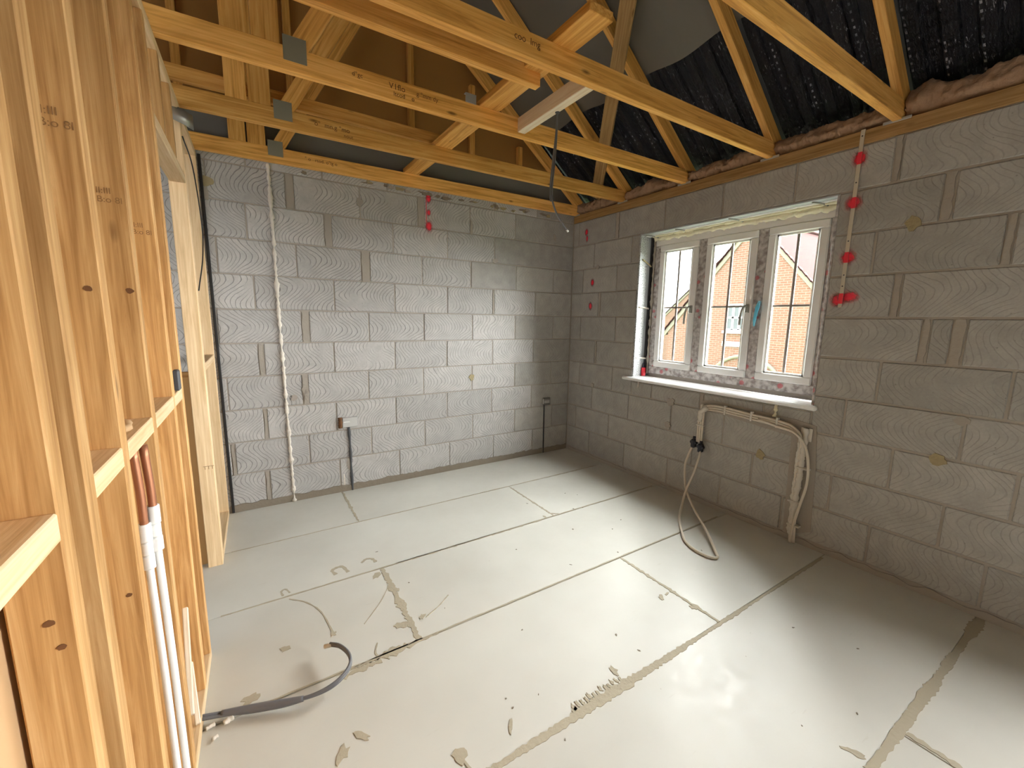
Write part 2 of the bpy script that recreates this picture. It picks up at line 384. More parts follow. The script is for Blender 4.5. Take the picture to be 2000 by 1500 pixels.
smear((-2.26, -0.02), (-2.264, -0.55), lambda t: 0.011+ns(t, 0, .012, 8), 8)
smear((-1.083, -0.60), (-1.086, -1.168), lambda t: 0.010+ns(t, 0, .012, 8), 9)
smear((-1.079, -1.79), (-1.084, -2.384), lambda t: 0.013+ns(t, 0, .01, 8), 10)
smear((-2.6, -1.805), (-2.45, -1.80), 0.018, 22, 0.9)
def floor_path(pts, wd, seed):
    c = catmull([(a, b, 0) for a, b in pts], 6); r = random.Random(seed); u, lo = [], []
    for i, p in enumerate(c):
        t = (c[min(i+1, len(c)-1)]-c[max(i-1, 0)]).normalized(); n_ = Vector((-t.y, t.x, 0)); s = wd*(0.6+0.8*r.random())*0.5
        u.append((p.x+n_.x*s, p.y+n_.y*s)); lo.append((p.x-n_.x*s, p.y-n_.y*s))
    slab('glue_trail', u+lo[::-1], -0.001, 0.0014, 'glue', floor)
floor_path([(-2.727, -1.201), (-2.66, -1.27), (-2.61, -1.38), (-2.587, -1.54)], 0.006, 1)
floor_path([(-2.29, -1.35), (-2.36, -1.45), (-2.46, -1.56)], 0.004, 2)
floor_path([(-2.21, -1.66), (-2.13, -1.62), (-2.06, -1.57)], 0.005, 3)
floor_path([(-2.42, -1.81), (-2.46, -1.76), (-2.44, -1.70)], 0.006, 4)
floor_path([(-2.344, -2.30), (-2.33, -2.36), (-2.30, -2.40)], 0.006, 5)
floor_path([(-2.50, -1.11), (-2.51, -1.06), (-2.46, -1.05), (-2.44, -1.12)], 0.016, 6)
floor_path([(-2.36, -1.07), (-2.33, -1.045), (-2.30, -1.06), (-2.29, -1.10)], 0.016, 7)
floor_path([(-2.75, -1.16), (-2.755, -1.12), (-2.735, -1.11), (-2.72, -1.15)], 0.009, 8)
for i, (x, y, rx, ry) in enumerate([(-2.344, -2.297, .02, .026), (-2.653, -2.101, .03, .016), (-1.271, -2.952, .028, .012), (-1.694, -2.326, .013, .022), (-1.171, -2.138, .022, .013),
        (-1.09, -2.265, .02, .018), (-2.32, -1.65, .03, .02), (-2.225, -1.65, .02, .014), (-2.27, -1.40, .016, .02), (-2.587, -1.55, .012, .016), (-2.891, -1.729, .028, .02), (-2.77, -1.535, .014, .02),
        (-2.156, -2.299, .006, .03), (-2.32, -1.23, .03, .02), (-1.15, -1.15, .02, .008), (-1.06, -1.15, .03, .006), (-1.12, -2.13, .018, .006), (-1.935, -2.376, .022, .012), (-2.59, -2.07, .03, .012)]):
    slab('glue_spot', blob_outline(x, y, rx, ry, i, rough=0.4, rot=i), -0.001, 0.0015, 'glue', floor)
for k in range(13):   # the row of little trowel ridges beside the long joint
    x = -1.93+k*0.019
    slab('glue_spot', blob_outline(x, -2.362+0.004*math.sin(k*2), .006, .016-0.0004*k, 60+k, rough=0.5), -0.001, 0.0015, 'glue', floor)
for k in range(26):
    x, y = R.uniform(-2.3, -0.5), R.uniform(-2.95, -0.9)
    slab('floor_speck', blob_outline(x, y, R.uniform(.003, .009), R.uniform(.002, .004), 200+k, 7, 0.5, R.uniform(0, 6)), -0.001, 0.0015, 'mortar_dark', floor)

# ------------------------------------------------------------------ block walls
Z0 = 0.039; CH = 0.225
def zrow(r): return 2.289-CH*r, 2.289-CH*(r-1)
def block(parent, side, a, b, z0, z1, mat, gap=0.0042):
    """a<b along the wall"""
    a += gap; b -= gap; z0 += gap; z1 -= gap
    if b-a < 0.012 or z1-z0 < 0.012: return
    prd = R.uniform(-0.0012, 0.0022); L = b-a; H = z1-z0
    bm = box_bm(L, 0.09, H, 0.004)
    for v in bm.verts:
        v.co.x += R.uniform(-.0012, .0012); v.co.z += R.uniform(-.0012, .0012)
    me = bm_mesh(bm, 'block')
    if side == 'back': mw = Matrix.Translation(((a+b)/2, 0.045-prd, (z0+z1)/2))
    else: mw = Matrix.Translation((0.045-prd, (a+b)/2, (z0+z1)/2)) @ Matrix.Rotation(math.radians(-90), 4, 'Z')
    return link('block', me, mat, parent, mw)
XB = -3.75
wall_back = tag(box('wall_back', (XB-1.8, 0.005, -0.05), (0.10, 0.11, 2.43), 'mortar', None, 0), 'grey blockwork end wall with combed faces', kind='structure')
BACK = {0: [-2.74, -2.29, -1.84, -1.354, -0.90, -0.45], 1: [-2.958, (-2.521, -2.475), -2.042, (-1.604, -1.553), -1.143, -0.687], 2: [-2.76, (-2.291, -2.248), -1.804, -1.352, -0.904],
        3: [-2.482, (-2.049, -1.989), -1.576, -1.137, -0.673, -0.239], 4: [-2.745, -2.249, -1.805, -1.358, (-0.918, -0.902), -0.449], 5: [-2.965, (-2.472, -2.426), -2.01, -1.569, -1.123, -0.675, -0.221],
        6: [(-2.748, -2.718), -2.27, -1.816, -1.367, -0.916, -0.46], 7: [-2.940, (-2.492, -2.457), -2.029, -1.582, -1.128, -0.672, -0.231], 8: [(-2.746, -2.728), -2.274, -1.82, -1.369, -0.923, -0.473],
        9: [(-2.95, -2.93), -2.472, -2.022, -1.576, -1.119, -0.665, -0.211], 10: [(-2.762, -2.738), -2.267, -1.8, -1.351, -0.9, -0.448]}
def pairs(js, lo, hi):
    js = [j if isinstance(j, tuple) else (j, j) for j in js]; js.sort()
    ed = [lo]+[v for j in js for v in j]+[hi]
    return [(ed[i], ed[i+1]) for i in range(0, len(ed), 2) if ed[i+1]-ed[i] > 0.02]
for r, js in BACK.items():
    z0, z1 = zrow(r)
    if r == 0: z1 = 2.425
    f = js[0] if not isinstance(js[0], tuple) else js[0][0]
    js = list(js)+[f-0.45, f-0.9]
    for a, b in pairs([j for j in js if (j if not isinstance(j, tuple) else j[0]) > XB], XB, -0.002):
        mt = 'block_combed'
        if a > -0.70: mt = 'block_plain'
        if (r, round(a, 2)) in ((3, -1.14), (5, -0.67)) or (r == 2 and a > -0.95): mt = 'block_smooth'
        block(wall_back, 'back', a, b, z0, z1, mt)
for a in (-2.98,): pass
# wide flush joints, the base fillet and dabs of mortar
def on_back(name, outline, t0, t1, mat, parent=wall_back): return slab(name, outline, t0, t1, mat, parent, BACK_MW)
def on_right(name, outline, t0, t1, mat, parent=None): return slab(name, outline, t0, t1, mat, parent or wall_right, RIGHT_MW)
for r, js in BACK.items():
    for j in js:
        if isinstance(j, tuple):
            z0, z1 = zrow(r)
            u, lo = [], []
            for k in range(9):
                z = z0+0.006+(z1-z0-0.012)*k/8; u.append((j[0]+R.uniform(-.002, .006), z)); lo.append((j[1]+R.uniform(-.006, .002), z))
            on_back('mortar_joint', u+lo[::-1], -0.003, 0.0016, 'mortar')
top = [(x*0.03-2.98, 0.045+0.016*noise.noise(Vector((x*0.35, 3, 0)))+0.012*R.random()) for x in range(0, 100)]
on_back('mortar_fillet', [(-2.98, 0.0)]+top+[(-0.01, 0.0)], -0.002, 0.008, 'mortar_dark')
for i, (x, z, rx, rz, mt) in enumerate([(-2.954, 2.162, .035, .03, 'cream_dab'), (-1.131, 0.832, .026, .028, 'cream_dab'), (-2.046, 2.177, .022, .03, 'mortar'), (-2.48, .83, .02, .035, 'mortar'), (-2.465, .79, .016, .05, 'mortar'),
        (-2.55, .77, .02, .02, 'mortar'), (-2.20, .22, .015, .05, 'mortar'), (-1.135, 2.11, .012, .07, 'mortar'), (-.9, 1.86, .028, .022, 'mortar'), (-2.96, 2.09, .014, .045, 'mortar'), (-.24, 2.13, .018, .03, 'mortar')]):
    on_back('mortar_dab', blob_outline(x, z, rx, rz, i, rough=0.25), -0.002, 0.006, mt)
for i in range(26):
    x = R.uniform(-2.5, -0.3); on_back('mortar_crumb', blob_outline(x, 2.315+R.uniform(-.012, .016), R.uniform(.012, .05), R.uniform(.006, .014), 300+i, 9, 0.5), -0.002, R.uniform(0.006, 0.02), R.choice(['cream_dab', 'mortar_dark', 'mortar_dark', 'mortar']))

WY0, WY1, WZ0, WZ1 = -2.225, -0.84, 0.835, 2.064        # window opening
YF = FY0
RW0, RW1 = -5.05, -4.05        # unseen opening added to brighten the room, same wall, behind the viewpoint
wall_right = tag(boxes('wall_right', [((0.005, YF, -0.05), (0.105, RW0, 2.289)), ((0.005, RW1, -0.05), (0.105, WY0, 2.289)), ((0.005, RW0, -0.05), (0.105, RW1, WZ0)), ((0.005, RW0, WZ1), (0.105, RW1, 2.289)), ((0.005, WY1, -0.05), (0.105, 0.005, 2.289)), ((0.005, WY0, -0.05), (0.105, WY1, WZ0)), ((0.005, WY0, WZ1), (0.105, WY1, 2.289)),
    ((0.21, YF, -2.8), (0.31, RW0, 2.3)), ((0.21, RW1, -2.8), (0.31, -2.17, 2.3)), ((0.21, RW0, -2.8), (0.31, RW1, 0.9)), ((0.21, RW0, 2.03), (0.31, RW1, 2.3)), ((0.21, -0.90, -2.8), (0.31, 0.11, 2.3)), ((0.21, -2.17, -2.8), (0.31, -0.90, 0.90)), ((0.21, -2.17, 2.03), (0.31, -0.90, 2.3))], 'mortar'),
    'grey blockwork wall round the window', kind='structure')
RIGHT = {1: [-0.084, (-0.60, -0.56), -1.074, -1.543, -1.993, (-2.469, -2.446)], 2: [-0.306, -0.76, (-2.684, -2.648)], 3: [-0.165, -0.606, -2.413, (-2.892, -2.869)], 4: [(-0.417, -0.39), (-2.545, -2.519)],
         5: [-0.155, -0.62, (-2.677, -2.651), (-2.799, -2.757)], 6: [(-0.39, -0.37), -0.83, -2.511, -2.968], 7: [-0.165, -0.612, -1.06, (-1.53, -1.50), -1.95, -2.386, -2.851],
         8: [-0.359, -0.821, -1.263, -1.694, -2.152, -2.614, -3.04], 9: [-0.135, -0.594, -1.03, -1.47, -1.916, -2.365, -2.833], 10: [-0.344, -0.80, -1.261, -1.708, -2.123, -2.569, -3.0]}
for r, js in RIGHT.items():
    z0, z1 = zrow(r)
    f = min(j if not isinstance(j, tuple) else j[0] for j in js)
    js = [j for j in list(js)+[f-0.45, f-0.9] if (j if not isinstance(j, tuple) else j[0]) > -3.83]
    for a, b in pairs(js, -3.85, -0.002):
        segs = [(a, b, z0, z1)]
        if 2 <= r <= 7:
            segs = []
            for (p, q) in ((a, min(b, WY0)), (max(a, WY1), b)):
                if q-p > 0.02: segs.append((p, q, z0, z1))
            if r == 7:
                p, q = max(a, WY0), min(b, WY1)
                if q-p > 0.02: segs.append((p, q, z0, WZ0))
        for s in segs:
            block(wall_right, 'right', *s, 'block_plain', 0.0055 if s[0] < WY0 else 0.0045)
for r, js in RIGHT.items():
    for j in js:
        if isinstance(j, tuple):
            z0, z1 = zrow(r); u, lo = [], []
            if r == 7 and WY0 < j[0] < WY1: z1 = WZ0
            for k in range(9):
                z = z0+0.006+(z1-z0-0.012)*k/8; u.append((j[0]+R.uniform(-.002, .006), z)); lo.append((j[1]+R.uniform(-.006, .002), z))
            on_right('mortar_joint', u+lo[::-1], -0.003, 0.0016, 'mortar')
top = [(-3.9+x*0.03, 0.028+0.016*noise.noise(Vector((x*0.3, 9, 0)))+0.010*R.random()) for x in range(0, 130)]
on_right('mortar_fillet', [(-3.9, 0.0)]+top+[(-0.01, 0.0)], -0.002, 0.007, 'mortar')
for i, (y, z, ry, rz, mt) in enumerate([(-2.552, 1.853, .03, .034, 'cream_dab'), (-1.964, .496, .03, .034, 'cream_dab'), (-2.78, .705, .036, .026, 'cream_dab'), (-1.251, .722, .035, .03, 'mortar'), (-.362, 1.84, .02, .018, 'mortar'), (-.36, .73, .02, .02, 'mortar'),
        (-1.24, .53, .03, .025, 'mortar'), (-2.84, .91, .03, .02, 'mortar')]):
    on_right('mortar_dab', blob_outline(y, z, ry, rz, 30+i, rough=0.25), -0.002, 0.006, mt)

# walls the photograph does not show (they close the place)
tag(box('wall_front', (FX0, FY0-0.1, -0.05), (0.31, FY0, 4.7), 'block_plain', None, 0), 'blockwork wall behind the viewpoint', kind='structure')
LW = (-3.6, -1.6, 0.8, 2.1)  # unseen opening added to bring more daylight in from the far side
tag(boxes('wall_left_outer', [((FX0-0.1, FY0, -0.05), (FX0, LW[0], 2.4)), ((FX0-0.1, LW[1], -0.05), (FX0, 0.1, 2.4)), ((FX0-0.1, LW[0], -0.05), (FX0, LW[1], LW[2])), ((FX0-0.1, LW[0], LW[3]), (FX0, LW[1], 2.4))], 'block_plain'),
    'outer blockwork wall beyond the stud partition', kind='structure')

# ------------------------------------------------------------------ stud partition (wall_left)
def xf(y): return -2.992+0.0194*y
TOPZ = 2.322; SD = 0.062; ST = 0.040
wall_left = tag(empty('wall_left', (xf(-1.5), -1.5, 0)), 'open timber stud partition of pale pine', kind='structure')
def stud(y, z0=0.038, z1=TOPZ-0.038, mat='pine', x=None, th=ST, dp=SD):
    xr = (xf(y) if x is None else x)
    return timber('stud', (xr-dp/2, y, z0), (xr-dp/2, y, z1), dp, th, mat, wall_left, upv=(0, 1, 0))
for y in (-2.98, -2.545, -2.436, -2.226, -1.942, -1.625, -1.44): stud(y)
stud(-0.675, 0.0, mat='pine_pale', th=0.045, dp=0.066)
stud(-0.028, 0.038, mat='pine_pale', dp=0.058)
stud(-0.635, 0.038, mat='pine_pale', dp=0.05, th=0.03)
def rail(name, y0, y1, z0, z1, mat='pine_pale', dx=0.0, dp=SD):
    return timber(name, (xf(y0)-dp/2+dx, y0, (z0+z1)/2), (xf(y1)-dp/2+dx, y1, (z0+z1)/2), dp, z1-z0, mat, wall_left)
rail('sole_plate', -3.2, -1.42, 0.0, 0.038); rail('sole_plate', -0.652, -0.005, 0.0, 0.038)
rail('head_plate', -3.2, -0.005, TOPZ-0.038, TOPZ)
for a, b in ((-2.96, -2.565), (-2.416, -2.246), (-2.206, -1.962), (-1.922, -1.46)): rail('nogging', a, b, 1.054, 1.094)
rail('nogging', -0.62, -0.05, 1.060, 1.100)
rail('door_head', -1.42, -0.698, 1.965, 2.005, 'pine_pale'); 
for y in (-1.20, -0.95): stud(y, 2.005, TOPZ-0.038, 'pine')
box('backing_sheet', (-3.122, -3.2, 0.0), (-3.110, -1.42, TOPZ-0.002), 'chip_sheet', wall_left, 0)
for kx, ky, kz, kr in ((-3.066, -2.565, 0.943, .006), (-3.058, -2.565, 0.905, .005), (-3.054, -2.246, 1.394, .006), (-3.055, -2.246, 0.785, .005), (-3.044, -1.962, 1.404, .008)):
    slab('knot', blob_outline(kx, kz, kr, kr*0.8, int(kz*1000), 12, 0.15), 0.0, 0.0012, 'stamp_ink', wall_left, Matrix.Translation((0, ky, 0)) @ BACK_MW)
# smudged grading stamps on stud faces
def text_on(body, loc, rot, size, parent, name='stamp', mat='stamp_ink', extr=0.0):
    cu = bpy.data.curves.new(name, 'FONT'); cu.body = body; cu.size = size; cu.extrude = extr; cu.materials.append(M[mat])
    tmp = bpy.data.objects.new(name, cu); col.objects.link(tmp); bpy.context.view_layer.update()
    me = bpy.data.meshes.new_from_object(tmp.evaluated_get(bpy.context.evaluated_depsgraph_get())); bpy.data.objects.remove(tmp); bpy.data.curves.remove(cu)
    if not me.materials: me.materials.append(M[mat])
    o = bpy.data.objects.new(name, me); col.objects.link(o)
    mw = Matrix.Translation(loc) @ rot
    if parent is not None:
        o.parent = parent; mw = Matrix.Translation(-ORG[parent.name]) @ mw
    o.matrix_local = mw; o['kind'] = 'stuff'; return o
FACE = Matrix.Rotation(math.radians(90), 4, 'X')     # text upright on a face looking towards -Y
for y, z in ((-2.226, 1.68), (-1.942, 1.62), (-1.625, 1.60)):
    text_on('ll:IlI\nB:o 8l', (xf(y)-0.052, y-ST/2-0.001, z), FACE, 0.019, wall_left, mat='stamp_faint')
text_on('TTT', (xf(-.675)-0.045, -0.70, 0.55), FACE, 0.026, wall_left, mat='stamp_faint')

# ------------------------------------------------------------------ roof trusses
PT = 0.767; ANG = math.atan(PT)
def raf_z(x): return 2.445+PT*(-0.03-x)
RIDGE = -2.72
def chord_z(x): return 2.358+0.0105*x   # underside, sags slightly towards the partition
TY = [-0.034, -0.632, -1.232, -1.832, -2.434]
names = ['roof truss hard against the blockwork end wall', 'roof truss second out from the blockwork end wall', 'roof truss third out, with dark printed lettering on its chord',
         'roof truss fourth out, carrying one end of the pale new nogging', 'roof truss fifth out, its chord crossing the black trays near the ceiling strap']
TR = []
ca, sa = math.cos(ANG), math.sin(ANG)
for i, y in enumerate(TY):
    t = tag(empty('roof_truss', (0.05, y, 2.36)), 'orange pine '+names[i], 'roof truss', 'roof trusses across the ceiling'); TR.append(t)
    timber('bottom_chord', (0.085, y, chord_z(0.085)+0.045), (-5.40, y, chord_z(-5.40)+0.045), 0.038, 0.090, 'pine_orange', t)
    nn = Vector((sa, 0, ca))
    a = Vector((0.17, y, raf_z(0.17)))+nn*0.045; b = Vector((RIDGE, y, raf_z(RIDGE)))+nn*0.045
    timber('rafter', a, b, 0.038, 0.090, 'pine_orange', t, upv=nn)
    mx = lambda v: Vector((2*RIDGE-v.x, v.y, v.z))
    timber('rafter', mx(a), mx(b), 0.038, 0.090, 'pine_orange', t, upv=(-sa, 0, ca))
    for xc, wd in ((-2.774, 0.091), (-2.671, 0.098)):
        timber('post', (xc, y, chord_z(xc)+0.088), (xc, y, 4.42), 0.036, wd, 'pine_orange', t, upv=(1, 0, 0))
    d = Vector((0.496, 0, 0.868)); p = Vector((-2.566, y, chord_z(-2.56)+0.075))
    timber('web', p, p+d*1.50, 0.036, 0.072, 'pine_orange', t, upv=(0.868, 0, -0.496))
    box('nail_plate', (-2.612, y-0.0215, chord_z(-2.57)+0.036), (-2.526, y-0.0188, chord_z(-2.57)+0.128), 'galvanised_dull', t, 0)
    box('heel_clip', (-0.012, y-0.055, 2.352), (-0.007, y+0.055, 2.366), 'steel_box', t, 0.001)
sz = 0.040
text_on('d\u00b0gc', (-2.35, TY[2]-0.0205, chord_z(-2.3)+0.052), FACE, 0.026, TR[2])
text_on('V1flo', (-2.19, TY[2]-0.0205, chord_z(-2.1)+0.045), FACE, 0.036, TR[2])
text_on('g \u00b0mm dy', (-2.06, TY[2]-0.0205, chord_z(-2.0)+0.045), FACE, 0.028, TR[2])
text_on('ltcod    o', (-2.17, TY[2]-0.0205, chord_z(-2.1)+0.018), FACE, 0.027, TR[2])
text_on('o\u00b0  mn.g \u00b0mo', (-2.42, TY[1]-0.0205, chord_z(-2.3)+0.045), FACE, 0.034, TR[1])
text_on('nout', (-2.27, TY[1]-0.0205, chord_z(-2.2)+0.016), FACE, 0.027, TR[1])
text_on('\u00b0 o   rtod. o\u00b0lg o', (-2.40, TY[0]-0.0205, chord_z(-2.3)+0.045), FACE, 0.030, TR[0])
text_on('coo  lmg', (-1.90, TY[3]-0.0205, chord_z(-1.8)+0.045), FACE, 0.034, TR[3])

# timbers laid over or between the trusses
tag(timber('ceiling_binder', (-1.665, -0.02, 2.446), (-1.662, -2.06, 2.446), 0.115, 0.034, 'pine_orange'), 'flat orange binder board running over the truss chords', 'binder board')
tag(timber('loose_joist', (-3.9, -1.632, 2.405), (-1.632, -1.632, 2.412), 0.038, 0.072, 'pine_orange'), 'sawn-ended joist between the third and fourth trusses, above the partition', 'joist', 'sawn-ended loose joists')
tag(timber('loose_joist', (-3.9, -0.555, 2.503), (-1.56, -0.555, 2.503), 0.038, 0.066, 'pine_orange'), 'sawn-ended joist lying on the binder behind the second truss', 'joist', 'sawn-ended loose joists')
tag(timber('nogging_piece', (-1.466, -1.214, 2.394), (-1.466, -1.812, 2.394), 0.048, 0.072, 'pine_fresh'), 'pale freshly sawn nogging with a cable hole between two trusses', 'nogging')
nrm = Vector((-sa, 0, -ca))
bp = lambda x, y: Vector((x, y, raf_z(x)))+nrm*0.0135
tag(timber('diagonal_brace', bp(-0.05, -0.355), bp(-1.75, -2.55), 0.092, 0.025, 'pine_grey', upv=nrm), 'weathered diagonal brace board nailed under the rafters', 'brace board')
pl = tag(empty('wall_plate', (0.05, -2, 2.289)), 'long timber wall plate on top of the window wall', 'wall plate')
timber('plate_timber', (0.047, 0.0, 2.3245), (0.047, YF, 2.3245), 0.102, 0.070, 'pine_grey', pl)
tb = tag(empty('truss_clip', (-1.767, -1.255, 2.44)), 'small bright metal clip on the third truss beside the binder', 'metal clip')
box('clip_plate', (-1.805, -1.2545, 2.425), (-1.745, -1.2515, 2.468), 'steel_box', tb, 0.001); box('clip_flange', (-1.805, -1.2545, 2.466), (-1.745, -1.235, 2.469), 'steel_box', tb, 0)

# ------------------------------------------------------------------ roof covering
roof = tag(empty('roof', (RIDGE, -2, 4.5)), 'pitched roof underside of black trays and grey membrane', kind='structure')
def sheet(name, x0, x1, y0, y1, off, mat, nx, ny, fn, mirror=False, thick=0.003):
    bm = bmesh.new(); g = []
    for i in range(nx+1):
        x = x0+(x1-x0)*i/nx; rw_ = []
        for j in range(ny+1):
            y = y0+(y1-y0)*j/ny; o = off+fn(x, y)
            xx = 2*RIDGE-x if mirror else x
            rw_.append(bm.verts.new((xx, y, raf_z(x)+o/ca)))
        g.append(rw_)
    for i in range(nx):
        for j in range(ny): bm.faces.new((g[i][j], g[i][j+1], g[i+1][j+1], g[i+1][j]))
    bmesh.ops.recalc_face_normals(bm, faces=bm.faces[:])
    o = link(name, bm_mesh(bm, name), mat, roof); 
    md = o.modifiers.new('thickness', 'SOLIDIFY'); md.thickness = thick
    return o
def sag(x, y):
    u = ((y+0.034) % 0.6)/0.6
    return 0.104-0.022*math.sin(math.pi*u)**2+0.008*noise.noise(Vector((x*2.2+y*1.2, y*3.1, 1)))
sheet('membrane', -0.50, RIDGE, FY0, 0.10, 0.0, 'membrane', 40, 140, sag)
sheet('membrane', 0.30, RIDGE, FY0, 0.10, 0.0, 'membrane', 20, 40, lambda x, y: 0.104, mirror=True)
sheet('membrane', 0.33, -0.60, FY0, 0.10, 0.0, 'dark_grey', 4, 20, lambda x, y: 0.165)
yb = [0.09]+[y for y in TY]+[-3.034, -3.634]
for k in range(len(yb)-1):
    a, b = yb[k]-0.021, yb[k+1]+0.021
    if k == 0: a = 0.09
    def fn(x, y, k=k, a=a):
        u = (y-a)*9.5
        rib = 0.011*math.tanh(4*math.sin(2*math.pi*u*0.9))
        return 0.128+rib+0.006*noise.noise(Vector((x*9, y*20, k)))+0.003*noise.noise(Vector((x*60, y*30, k)))
    sheet('rafter_tray', 0.22, -0.57, b, a, 0.0, 'black_tray', 60, 84, fn)

# mineral wool tucked on the wall plate
bays = [(TY[0]-0.022, TY[1]+0.022), (TY[1]-0.022, TY[2]+0.022), (TY[2]-0.022, TY[3]+0.022), (TY[3]-0.022, TY[4]+0.022), (TY[4]-0.022, -3.4)]
wl = ['between the end-wall truss and the second truss', 'between the second and third trusses', 'between the third and fourth trusses', 'behind the top of the cream strap', 'beyond the fifth truss, the tallest roll']
for k, (y1, y0) in enumerate(bays):
    c = Vector((0.13, (y0+y1)/2, 2.365)); bm = bmesh.new(); ny, ns_ = 110, 28; rings = []
    for j in range(ny+1):
        y = y0+(y1-y0)*j/ny; hh = (0.082+0.030*noise.noise(Vector((y*5, k, 2)))+0.018*noise.noise(Vector((y*14, k, 5))))*(1.28 if k == 4 else 1.0)
        rg = []
        for s in range(ns_):
            a = 2*math.pi*s/ns_; rr = 1+0.22*noise.noise(Vector((math.cos(a)*2, math.sin(a)*2+k*3, y*11)))+0.20*noise.noise(Vector((math.cos(a)*5, math.sin(a)*5+k*3, y*34)))+0.12*noise.noise(Vector((math.cos(a)*9, math.sin(a)*9+k*3, y*80)))
            rg.append(bm.verts.new((0.085*math.cos(a)*rr, y-c.y, hh*0.62*(1+math.sin(a)*rr)-0.003)))
        rings.append(rg)
    for j in range(ny):
        for s in range(ns_): bm.faces.new((rings[j][s], rings[j][(s+1) % ns_], rings[j+1][(s+1) % ns_], rings[j+1][s]))
    bm.faces.new(rings[0]); bm.faces.new(rings[-1][::-1]); bmesh.ops.recalc_face_normals(bm, faces=bm.faces[:])
    tag(link('insulation_roll', bm_mesh(bm, 'insulation_roll'), 'insulation_wool', None, Matrix.Translation((0.075, c.y, 2.362)), True), 'brown mineral wool on the wall plate '+wl[k], 'insulation', 'mineral wool along the eaves')

# gable above the end wall
gb = tag(empty('spandrel_panel', (-1.5, 0.07, 2.6)), 'brown timber-framed gable panel above the end wall', 'gable panel')
bm = bmesh.new()
tri = [(-5.5, 2.40), (0.12, 2.40), (0.12, raf_z(0.12)+0.15), (RIDGE, raf_z(RIDGE)+0.15), (-5.5, raf_z(2*RIDGE+5.5)+0.15)]
va = [bm.verts.new((x, 0.085, z)) for x, z in tri]; vb = [bm.verts.new((x, 0.10, z)) for x, z in tri]
bm.faces.new(va); bm.faces.new(vb[::-1])
for i in range(5): bm.faces.new((va[i], va[(i+1) % 5], vb[(i+1) % 5], vb[i]))
bmesh.ops.recalc_face_normals(bm, faces=bm.faces[:])
link('sheathing', bm_mesh(bm, 'sheathing'), 'spandrel_sheet', gb)
for x in (-3.05, -2.45, -1.62, -1.10, -0.62):
    timber('stud', (x, 0.064, 2.62), (x, 0.064, min(raf_z(x)-0.02, 4.3)), 0.045, 0.04, 'pine_orange', gb, upv=(0, 1, 0))
box('lower_board', (-5.4, 0.045, 2.43), (0.0, 0.09, 2.62), 'grey_board', wall_back, 0)

# ------------------------------------------------------------------ window_1
win = tag(empty('window_1', (0.15, -1.54, 0.9)), 'white three-light casement window with film-covered mullions', kind='structure')
FXa, FXb = 0.150, 0.215
fy0, fy1, fz0, fz1 = -2.200, -0.885, 0.905, 2.030
m1, m2 = -1.325, -1.765
box('frame_head', (FXa, fy0, fz1-0.058), (FXb, fy1, fz1), 'white_frame', win, 0.004)
box('frame_bottom', (FXa, fy0, fz0), (FXb, fy1, fz0+0.062), 'protective_film', win, 0.004)
box('frame_jamb', (FXa, fy1-0.055, fz0+0.062), (FXb, fy1, fz1-0.058), 'protective_film', win, 0.004)
box('frame_jamb', (FXa, fy0, fz0+0.062), (FXb, fy0+0.055, fz1-0.058), 'protective_film', win, 0.004)
for m in (m1, m2): box('mullion', (FXa, m-0.033, fz0+0.062), (FXb, m+0.033, fz1-0.058), 'protective_film', win, 0.004)
cells = [(fy1-0.055, m1+0.033), (m1-0.033, m2+0.033), (m2-0.033, fy0+0.055)]
sz0, sz1 = fz0+0.062, fz1-0.058
for k, (b, a) in enumerate(cells):
    s = empty('sash', (FXb, (a+b)/2, sz0)); s.parent = win; s.matrix_local = Matrix.Translation(Vector((FXb, (a+b)/2, sz0))-ORG[win.name])
    sx0, sx1, sw = FXa-0.010, FXa+0.05, 0.050
    box('sash_rail', (sx0, a, sz0), (sx1, b, sz0+sw), 'white_frame', s, 0.006); box('sash_rail', (sx0, a, sz1-sw), (sx1, b, sz1), 'white_frame', s, 0.006)
    box('sash_stile', (sx0, a, sz0+sw), (sx1, a+sw, sz1-sw), 'white_frame', s, 0.006); box('sash_stile', (sx0, b-sw, sz0+sw), (sx1, b, sz1-sw), 'white_frame', s, 0.006)
    ya, yb_ = a+sw, b-sw; za, zb = sz0+sw, sz1-sw
    for (q0, q1, w0, w1) in ((ya, ya+.012, za, zb), (yb_-.012, yb_, za, zb), (ya, yb_, za, za+.012), (ya, yb_, zb-.012, zb)):
        box('bead', (sx0+0.012, q0, w0), (sx0+0.022, q1, w1), 'white_plastic', s, 0)
    box('pane', (sx0+0.024, ya, za), (sx0+0.028, yb_, zb), 'glass', s, 0)
    ym = (ya+yb_)/2
    box('glazing_bar', (sx0+0.022, ym-0.008, za), (sx0+0.032, ym+0.008, zb), 'bar_backlit', s, 0.001)
    box('glazing_bar', (sx0+0.0225, ya, 1.466-0.007), (sx0+0.0315, yb_, 1.466+0.007), 'bar_backlit', s, 0.001)
def handle(y, z):
    h = empty('handle', (0.135, y, z)); h.parent = win; h.matrix_local = Matrix.Translation(Vector((0.135, y, z))-ORG[win.name])
    box('handle_base', (0.128, y-0.013, z-0.03), (0.141, y+0.013, z+0.03), 'galvanised', h, 0.003)
    tube('lever', [(0.128, y, z+0.015), (0.105, y, z+0.018), (0.095, y+0.012, z-0.005), (0.095, y+0.022, z-0.06), (0.095, y+0.024, z-0.115)], 0.0075, 'galvanised', h)
handle(-1.268, 1.45); handle(-1.708, 1.45)
tp = [(-1.79, 1.50, 0.118), (-1.785, 1.46, 0.112), (-1.775, 1.42, 0.118), (-1.768, 1.37, 0.122), (-1.765, 1.33, 0.128)]
bm = bmesh.new(); pr = None
